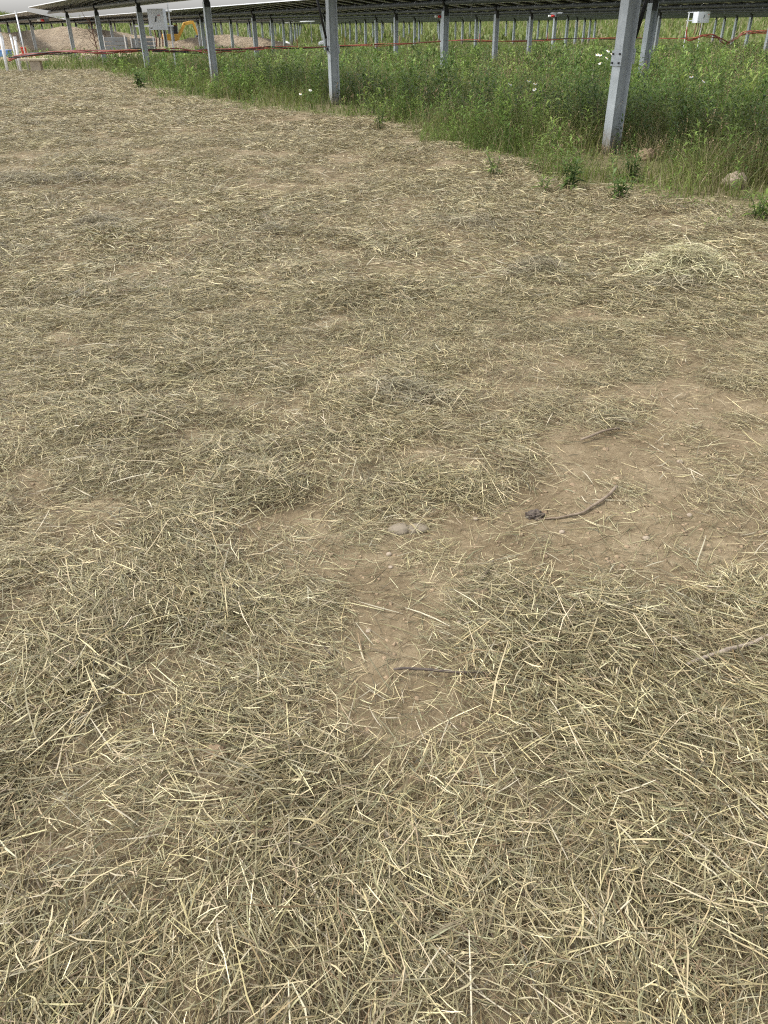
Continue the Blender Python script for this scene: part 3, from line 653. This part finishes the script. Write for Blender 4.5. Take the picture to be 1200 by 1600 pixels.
def tracker(idx, m_, s0, s1, phase, tilt, zt, label, indiv, motors=(), base_z=0.0):
    e = empty('solar_tracker', (NV.x * m_, NV.y * m_, base_z), label, 'solar panels', 'rows of solar panels', UA)
    hp = zt - .22; pm = post_mesh(hp); bmh = bearing_mesh(zt, hp)
    k0 = math.ceil((s0 + 1 - phase) / 9); s = phase + 9 * k0; posts = []
    while s < s1 - .6:
        posts.append(s); link_mesh('post', pm, e, (s, 0, 0)); link_mesh('bearing', bmh, e, (s, 0, 0)); s += 9
    bm = B(); tube(bm, [(s0, 0, zt), (s1, 0, zt)], .07, 8); obj('torque_tube', bm, M['tube'], e)
    R = Matrix.Rotation(tilt, 3, 'X'); zc = zt + .13
    xs = np.arange(s0 + MW / 2, s1 - MW / 2, MW + .018)
    xs = [x for x in xs if not any(abs(x - q) < .25 and (q in motors) for q in posts)]
    if indiv:
        b2 = B(); module_into(b2, (0, 0, 0), tilt); mm = mesh_of(b2, [M['cell'], M['alu'], M['dark']])
        for x in xs: link_mesh('module', mm, e, (x, 0, zc))
    else:
        b2 = B(); module_into(b2, (0, 0, 0), tilt); me = mesh_of(b2, [])
        V = np.array([v.co[:] for v in me.vertices]); F = np.array([p.vertices[:] for p in me.polygons]); MI = np.array([p.material_index for p in me.polygons])
        xs = np.array(xs); VV = (V[None] + np.stack([xs, 0 * xs, 0 * xs + zc], 1)[:, None]).reshape(-1, 3)
        FF = (F[None] + (np.arange(len(xs)) * len(V))[:, None, None]).reshape(-1, 4)
        o = big_mesh('module_array', VV, FF, M['cell'], parent=e, kind='stuff'); o.data.materials.append(M['alu']); o.data.materials.append(M['dark'])
        o.data.polygons.foreach_set('material_index', np.tile(MI, len(xs)).astype(np.int32))
    for q in motors:
        bm = B(); box(bm, (q - .05, 0, zt - .05), (.30, .26, .28), bev=.03); obj('gearbox', bm, M['tube'], e)
        bm = B(); tube(bm, [(q - .02, .14, zt - .12), (q - .02, .34, zt - .12)], .065, 14); obj('motor', bm, M['redmotor'], e)
        bm = B(); box(bm, (q + .02, .46, zt - .12), (.11, .18, .10), bev=.02); obj('controller', bm, M['white'], e)
    return e, posts
PITCH, N1, S1 = 7.1, 8.026, 8.665
def ph(f): return S1 + 9 * f
e1, posts1 = tracker(1, N1, -14, 61.2, ph(0), math.radians(8), 2.37, 'nearest row of solar panels, on the tall galvanized posts beside the hay', True, ())
e1b, _ = tracker(1, N1, 62.0, 150, ph(0), math.radians(11.5), 2.10, 'far end section of the nearest panel row, at the left edge of the photo', True, (ph(6),))
rows = [(.77, 150, True, (), 'second row of solar panels back from the hay'),
        (.59, 140, True, (), 'third row of solar panels, its bright edge crossing behind the second post'),
        (.37, 135, False, (ph(.37) + 36,), 'fourth row of solar panels back from the hay'),
        (.14, 125, False, (ph(.14) + 36,), 'fifth row of solar panels back, carrying a red motor left of the nearest post'),
        (.97, 130, False, (), 'sixth row of solar panels back from the hay'),
        (.80, 140, False, (), 'seventh row of solar panels back from the hay'),
        (.62, 150, False, (), 'eighth row of solar panels back from the hay'),
        (.45, 160, False, (), 'ninth row of solar panels back, only thin posts showing'),
        (.27, 170, False, (), 'farthest row of solar panels, thin grey posts before the green hill')]
for i, (f_, s1_, ind, mot, lab) in enumerate(rows):
    m_ = N1 + PITCH * (i + 1)
    tracker(i + 2, m_, round(.6 * m_ - 9), s1_, ph(f_), math.radians(8.0), 2.10, lab, ind, mot, -0.02 * i)
# brackets, bolts and dampers on the two nearest posts
def bracket(e, s, side, z, rod):
    y = side * .108
    bm = B(); box(bm, (s, y, z), (.19, .012, .17), bev=.003); p = obj('bracket', bm, M['galv'], e)
    bm = B()
    for dx in (-.06, .06):
        for dz in (-.05, .05):
            tube(bm, [(s + dx, y + side * .006, z + dz), (s + dx, y + side * .022, z + dz)], .013, 6)
    obj('bolt', bm, M['dark'] if side > 0 else M['galv'], p)
    if rod:
        bm = B(); tube(bm, [(s, y + side * .03, z), (s, y + side * .045, z + .22)], .012, 8); tube(bm, [(s, y + side * .045, z + .20), (s, y + side * .30, 2.34)], .026, 10)
        box(bm, (s, y + side * .03, z), (.05, .05, .06)); obj('damper', bm, M['dark'], e)
PB = 17.665; PA = 8.665
bracket(e1, PB, 1, 1.08, True); bracket(e1, PB, -1, 1.08, False)
bracket(e1, PA, 1, 1.12, False); bracket(e1, PA, -1, 1.14, True)

# ================================================================== COMBINER BOXES
def cabinet(loc, rz, w, h, d, zc, pole_dx, label, pole_h, lab_off):
    e = empty('electrical_box', loc, label, 'electrical box', None, rz)
    bm = B(); box(bm, (0, 0, zc), (w, d, h), bev=.012); obj('cabinet', bm, M['box'], e)
    bm = B(); box(bm, (0, -d / 2 - .012, zc), (w - .02, .02, h - .02), bev=.006); dr = obj('door', bm, M['box'], e)
    bm = B(); box(bm, (0, -d / 2 - .035, zc + .02), (.03, .04, .20), Matrix.Rotation(.35, 3, 'Y'), bev=.006); obj('handle', bm, M['dark'], dr)
    bm = B(); box(bm, (lab_off * w, -d / 2 - .025, zc + .10 * h), (.12, .004, .24 * h)); pl = obj('warning_label', bm, M['white'], dr)
    bm = B(); box(bm, (lab_off * w, -d / 2 - .029, zc + .20 * h), (.11, .004, .03)); obj('label_print', bm, M['redprint'], pl)
    bm = B(); box(bm, (-.36 * w, -d / 2 - .025, zc - .40 * h), (.10, .004, .03)); obj('name_plate', bm, M['print'], dr)
    for x in pole_dx:
        bm = B(); box(bm, (x, d / 2 + .06, pole_h / 2 - .2), (.05, .045, pole_h + .4), bev=.004); obj('pole', bm, M['alu'], e)
    for z in (zc + h * .38, zc - h * .30):
        bm = B(); box(bm, ((pole_dx[0] + pole_dx[1]) / 2, d / 2 + .02, z), (abs(pole_dx[1] - pole_dx[0]) + .3, .035, .05)); obj('rail', bm, M['alu'], e)
    for i in range(4):
        bm = B(); x = (-.3 + .2 * i) * w; tube(bm, [(x, 0, zc - h / 2), (x + .02, .02, zc - h / 2 - .35), (x - .03, .05, .85)], .022, 7); obj('conduit', bm, M['cable_black'] if i % 2 else M['red'], e)
cabinet((-8.85, 36.3, 0), -.22, .68, .72, .26, 1.78, (-.95, .42), 'tall grey cabinet with dark handle and white label beside the fourth post, left', 2.35, .22)
cabinet((19.4, 54.6, 0), .45, .95, .62, .40, 1.78, (-.75, .42), 'wide pale grey cabinet on poles under the panels at the right edge', 2.15, .36)

# ================================================================== CABLES
def catmull(P, n=8):
    P = [Vector(p) for p in P]; out = []
    for i in range(len(P) - 1):
        p0 = P[max(i - 1, 0)]; p1 = P[i]; p2 = P[i + 1]; p3 = P[min(i + 2, len(P) - 1)]
        for k in range(n):
            t_ = k / n; out.append(.5 * ((2 * p1) + (p2 - p0) * t_ + (2 * p0 - 5 * p1 + 4 * p2 - p3) * t_ ** 2 + (3 * p1 - p0 - 3 * p2 + p3) * t_ ** 3))
    out.append(P[-1]); return out
def bundle(P, mats, spread, rad, label, loops=0.0):
    e = empty('cable_bundle', tuple(P[0]), label, 'cables')
    o0 = Vector(P[0]); g = random.Random(len(label)); C_ = catmull(P, 10)
    for i, m_ in enumerate(mats):
        a0 = 6.28 * i / len(mats); fr = g.uniform(.12, .25); bm = B(); pts = []
        for k, p in enumerate(C_):
            a = a0 + k * fr; s_ = spread * (1 + .6 * math.sin(k * .31 + i))
            pts.append(p - o0 + Vector((0, math.cos(a) * s_, math.sin(a) * s_ + loops * math.sin(k * .45 + i * .9))))
        tube(bm, pts, rad, 6); obj('cable', bm, M[m_], e)
    return e
bundle([(-15.3, 36.6, .42), (-14.5, 36.0, .58), (-12.9, 35.9, .70), (-11, 36.0, .72), (-9.6, 36.1, .76), (-8.2, 36.2, .70), (-7, 36.5, .68), (-5.8, 36.9, .72), (-4.8, 37.4, .76)],
       ['red', 'cable_black', 'red', 'orange', 'cable_black', 'red'], .045, .022, 'thick sagging bundle of red and black cables strung across the left', .02)
bundle([(-4.8, 37.4, .76), (-3.2, 39.6, .70), (-1.2, 42, .73), (1.2, 44.6, .72), (3.7, 47, .78), (6, 49, .74), (8.2, 50.4, .72), (10.7, 51.6, .76), (13.5, 52.4, .74), (16.4, 52.8, .74), (18.4, 53.6, .70)],
       ['orange', 'cable_black', 'orange'], .03, .02, 'thin orange and black cable line strung behind the second and nearest posts', .012)
bundle([(18.3, 53.6, 1.15), (18.5, 53.6, .62), (19.4, 53.9, .80), (20.4, 54.4, .78), (21.4, 55.0, .42), (22.2, 55.6, .66), (23, 56, .98), (26, 57.5, .95), (30, 60, .93)],
       ['red', 'orange', 'red', 'red', 'orange'], .06, .022, 'looped tangle of red cables hanging below the right cabinet', .03)
for (x_, y_, z_) in [(-3.6, 39.2, .72), (-1.6, 41.6, .72), (1.0, 44.4, .73), (5.4, 48.4, .76), (9.6, 51.1, .75), (14.6, 52.6, .75)]:
    bm = B(); box(bm, (0, 0, .16), (.02, .05, .34)); box(bm, (.0, 0, .0), (.035, .14, .05)); o = obj('cable_hanger', bm, M['orange']); o.location = (x_, y_, z_)
    tag(o, 'small orange hanger on the thin cable line between the posts', 'cable hanger', 'hangers on the cable line')

# ================================================================== LEFT EDGE: CONDUITS, BENCH, SAPLING, SITE CLUTTER
def pipe(x0, y0, h, lx, ly, r, label, mat='white'):
    e = bpy.data.objects; bm = B(); tube(bm, [(0, 0, -.2), (lx * .5, ly * .5, h * .5), (lx, ly, h)], r, 12)
    bmesh.ops.create_cone(bm, cap_ends=True, segments=12, radius1=r * 1.22, radius2=r * 1.22, depth=.12, matrix=Matrix.Translation((lx * .97, ly * .97, h * .97)))
    o = obj('conduit_pipe', bm, M[mat]); o.location = (x0, y0, float(hgt(x0, y0))); tag(o, label, 'pipe', 'white conduits at the left edge')
pipe(-15.02, 36.9, 1.22, .02, .1, .055, 'white conduit pipe nearest the bench, rightmost of the thick ones')
pipe(-15.62, 37.0, 1.36, .0, .1, .058, 'white conduit pipe, middle one of the thick upright ones')
pipe(-16.1, 37.1, 1.1, .0, .1, .052, 'white conduit pipe cut by the left edge of the photo')
pipe(-15.35, 37.5, 1.3, -.05, .1, .035, 'thin grey-white conduit standing behind the thick ones', 'alu')
pipe(-15.85, 37.6, 1.25, .05, .1, .035, 'thin grey conduit at the very left, behind the thick ones', 'alu')
pipe(-14.72, 37.0, 2.12, -.03, .05, .028, 'tallest thin pale pole reaching up to the panel edge at far left', 'alu')
e = empty('bench', (-14.3, 36.7, float(hgt(-14.3, 36.7))), 'small bench with tan plank top on a block pedestal, far left', 'bench', None, .06)
bm = B(); box(bm, (0, -.1, .44), (1.05, .17, .075), bev=.01); obj('plank', bm, M['wood'], e)
bm = B(); box(bm, (.02, .1, .435), (1.05, .17, .075), bev=.01); obj('plank', bm, M['wood'], e)
bm = B(); box(bm, (.05, 0, .2), (.42, .3, .42), bev=.01); obj('pedestal', bm, M['ply'], e)
e = empty('sapling', (-14.6, 46, 0), 'thin bare red-brown sapling in front of the tan spoil heap', 'sapling')
bm = B(); tube(bm, [(0, 0, 0), (.05, 0, .6), (0, 0, 1.2), (-.08, 0, 2.0)], [.035, .03, .024, .012], 7); obj('trunk', bm, M['stem_red'], e)
g_ = random.Random(5)
for k in range(9):
    z = .7 + .13 * k; s_ = 1 if k % 2 else -1; l = g_.uniform(.35, .7); bm = B()
    tube(bm, [(0, 0, z), (s_ * l * .45, g_.uniform(-.2, .2), z + l * .5), (s_ * l * .6, g_.uniform(-.3, .3), z + l * 1.1)], [.016, .012, .005], 5); obj('branch', bm, M['stem_red'], e)
def heap(loc, size, label, seed):
    n = 70; tt = np.linspace(-1, 1, n); X, Y = np.meshgrid(tt, tt); r = np.sqrt(X ** 2 + Y ** 2)
    Z = np.clip(1 - r ** 1.7, 0, 1) ** .8 * (.65 + .7 * fbm(X + seed, Y, .5, 4)) + (fbm(X + seed, Y + 4, .14, 3) - .5) * .28 * (r < .97) - .05
    V = np.stack([X * size[0], Y * size[1], Z * size[2]], -1).reshape(-1, 3); I = np.arange(n * n).reshape(n, n)
    Q = np.stack([I[:-1, :-1], I[:-1, 1:], I[1:, 1:], I[1:, :-1]], -1).reshape(-1, 4)
    o = big_mesh('spoil_heap', V, Q, M['spoil'], smooth=True); o.location = loc; tag(o, label, 'dirt heap', 'heaps of dug earth')
heap((-31, 82, -.3), (17, 9, 1.75), 'big tan heap of dug earth seen under the left panels', 2.0)
heap((-14.5, 84, -.3), (7, 5, 1.3), 'lower tan earth heap right of the big one, behind the grey crates', 7.0)
# mini excavator
e = empty('excavator', (-20.3, 88, -.3), 'small yellow excavator far off, arm showing between the left posts', 'excavator', None, .5)
e.scale = (.78, .78, .78)
for s in (-.75, .75):
    bm = B(); box(bm, (0, s, .38), (2.4, .4, .7), bev=.25); obj('track', bm, M['rubber'], e)
bm = B(); box(bm, (-.2, 0, 1.25), (1.9, 1.6, .8), bev=.12); obj('body', bm, M['yellow'], e)
bm = B(); box(bm, (.3, .35, 2.0), (1.0, .9, 1.1), bev=.08); cb = obj('cab', bm, M['dark'], e)
bm = B(); box(bm, (.3, .35, 2.58), (1.1, 1.0, .08), bev=.03); obj('cab_roof', bm, M['yellow'], cb)
def beam(name, pts, w, par):
    bm = B()
    for a, b_ in zip(pts[:-1], pts[1:]):
        a = Vector(a); b_ = Vector(b_); d = b_ - a; box(bm, (a + b_) / 2, (d.length + w * .5, w * .7, w), d.to_track_quat('X', 'Z').to_matrix(), bev=.03)
    return obj(name, bm, M['yellow'], par)
beam('boom', [(.8, -.3, 1.4), (1.7, -.3, 2.7), (2.8, -.3, 2.9)], .34, e); beam('stick', [(2.8, -.3, 2.9), (3.3, -.3, 1.5)], .26, e)
bm = B(); box(bm, (3.2, -.3, 1.15), (.6, .6, .5), Matrix.Rotation(.5, 3, 'Y'), bev=.08); obj('bucket', bm, M['dark'], e)
def bin_(x0, y0, rz, w, h, mat, label, cat='bin', name='storage_bin', z0=-.1):
    e = empty(name, (x0, y0, z0), label, cat, None, rz)
    bm = B(); r = bmesh.ops.create_cube(bm, size=1.0)
    for v in bm.verts: k = 1.0 if v.co.z > 0 else .86; v.co = Vector((v.co.x * w * k, v.co.y * w * .75 * k, (v.co.z + .5) * h))
    bmesh.ops.bevel(bm, geom=bm.edges[:], offset=.03, segments=2, affect='EDGES'); obj('tub', bm, mat, e)
    bm = B(); box(bm, (0, 0, h + .015), (w + .06, w * .75 + .06, .06), bev=.02); obj('lid', bm, mat, e)
bin_(-25.5, 58, .2, .8, .5, M['blue'], 'blue plastic bin at the far left, left of its twin')
bin_(-24.2, 57.6, -.1, .7, .45, M['blue'], 'blue plastic bin at the far left, right of its twin')
bin_(-24.9, 62.5, .3, .35, .5, M['redmotor'], 'dull red bin standing behind the two blue bins', z0=-.1)
def crate(x0, y0, w, h, label):
    e = empty('slatted_crate', (x0, y0, -.2), label, 'crate', 'grey crates by the earth heap', .15)
    for k in range(4):
        bm = B(); box(bm, (0, -.5, .12 + k * h / 4), (w, .04, h / 4 - .05), bev=.01); obj('slat', bm, M['greycrate'], e)
        bm = B(); box(bm, (0, .5, .12 + k * h / 4), (w, .04, h / 4 - .05), bev=.01); obj('slat', bm, M['greycrate'], e)
    for sx in (-1, 1):
        bm = B(); box(bm, (sx * (w / 2 - .05), -.55, h / 2), (.09, .05, h + .2)); obj('corner_post', bm, M['white'], e)
    bm = B(); box(bm, (0, 0, .06), (w - .02, .95, .08)); obj('floor_board', bm, M['greycrate'], e)
crate(-20.6, 70, 1.7, 1.15, 'grey slatted crate right of the big earth heap, left of the two')
crate(-18.6, 70.6, 1.8, 1.05, 'grey slatted crate right of the big earth heap, right of the two')
for i, (x_, y_) in enumerate([(-13.6, 92), (-10.5, 93), (-9.7, 93.4), (-6.0, 94), (-5.2, 94.2), (-18.2, 92)]):
    lump('sack', (x_, y_), (.42, .3, .34), M['sacking'], 'white sack lying in the far grass behind the second post', 'sack', 40 + i, .12, 3, .0, 'white sacks far off')
bm = B(); tube(bm, [(0, 0, 0), (3.2, .3, .12)], .06, 8); o = obj('pipe_stack', bm, M['white']); o.location = (-10.2, 98, 1.85); tag(o, 'long white pipe lying across racks far off behind the second post', 'pipe')
for k in (.4, 2.8):
    bm = B(); box(bm, (0, 0, .9), (.08, .08, 2.1)); o = obj('pipe_rack', bm, M['greycrate']); o.location = (-10.2 + k, 98.15, -.1); tag(o, 'grey upright holding the far white pipe', 'rack', 'uprights of the far pipe rack')
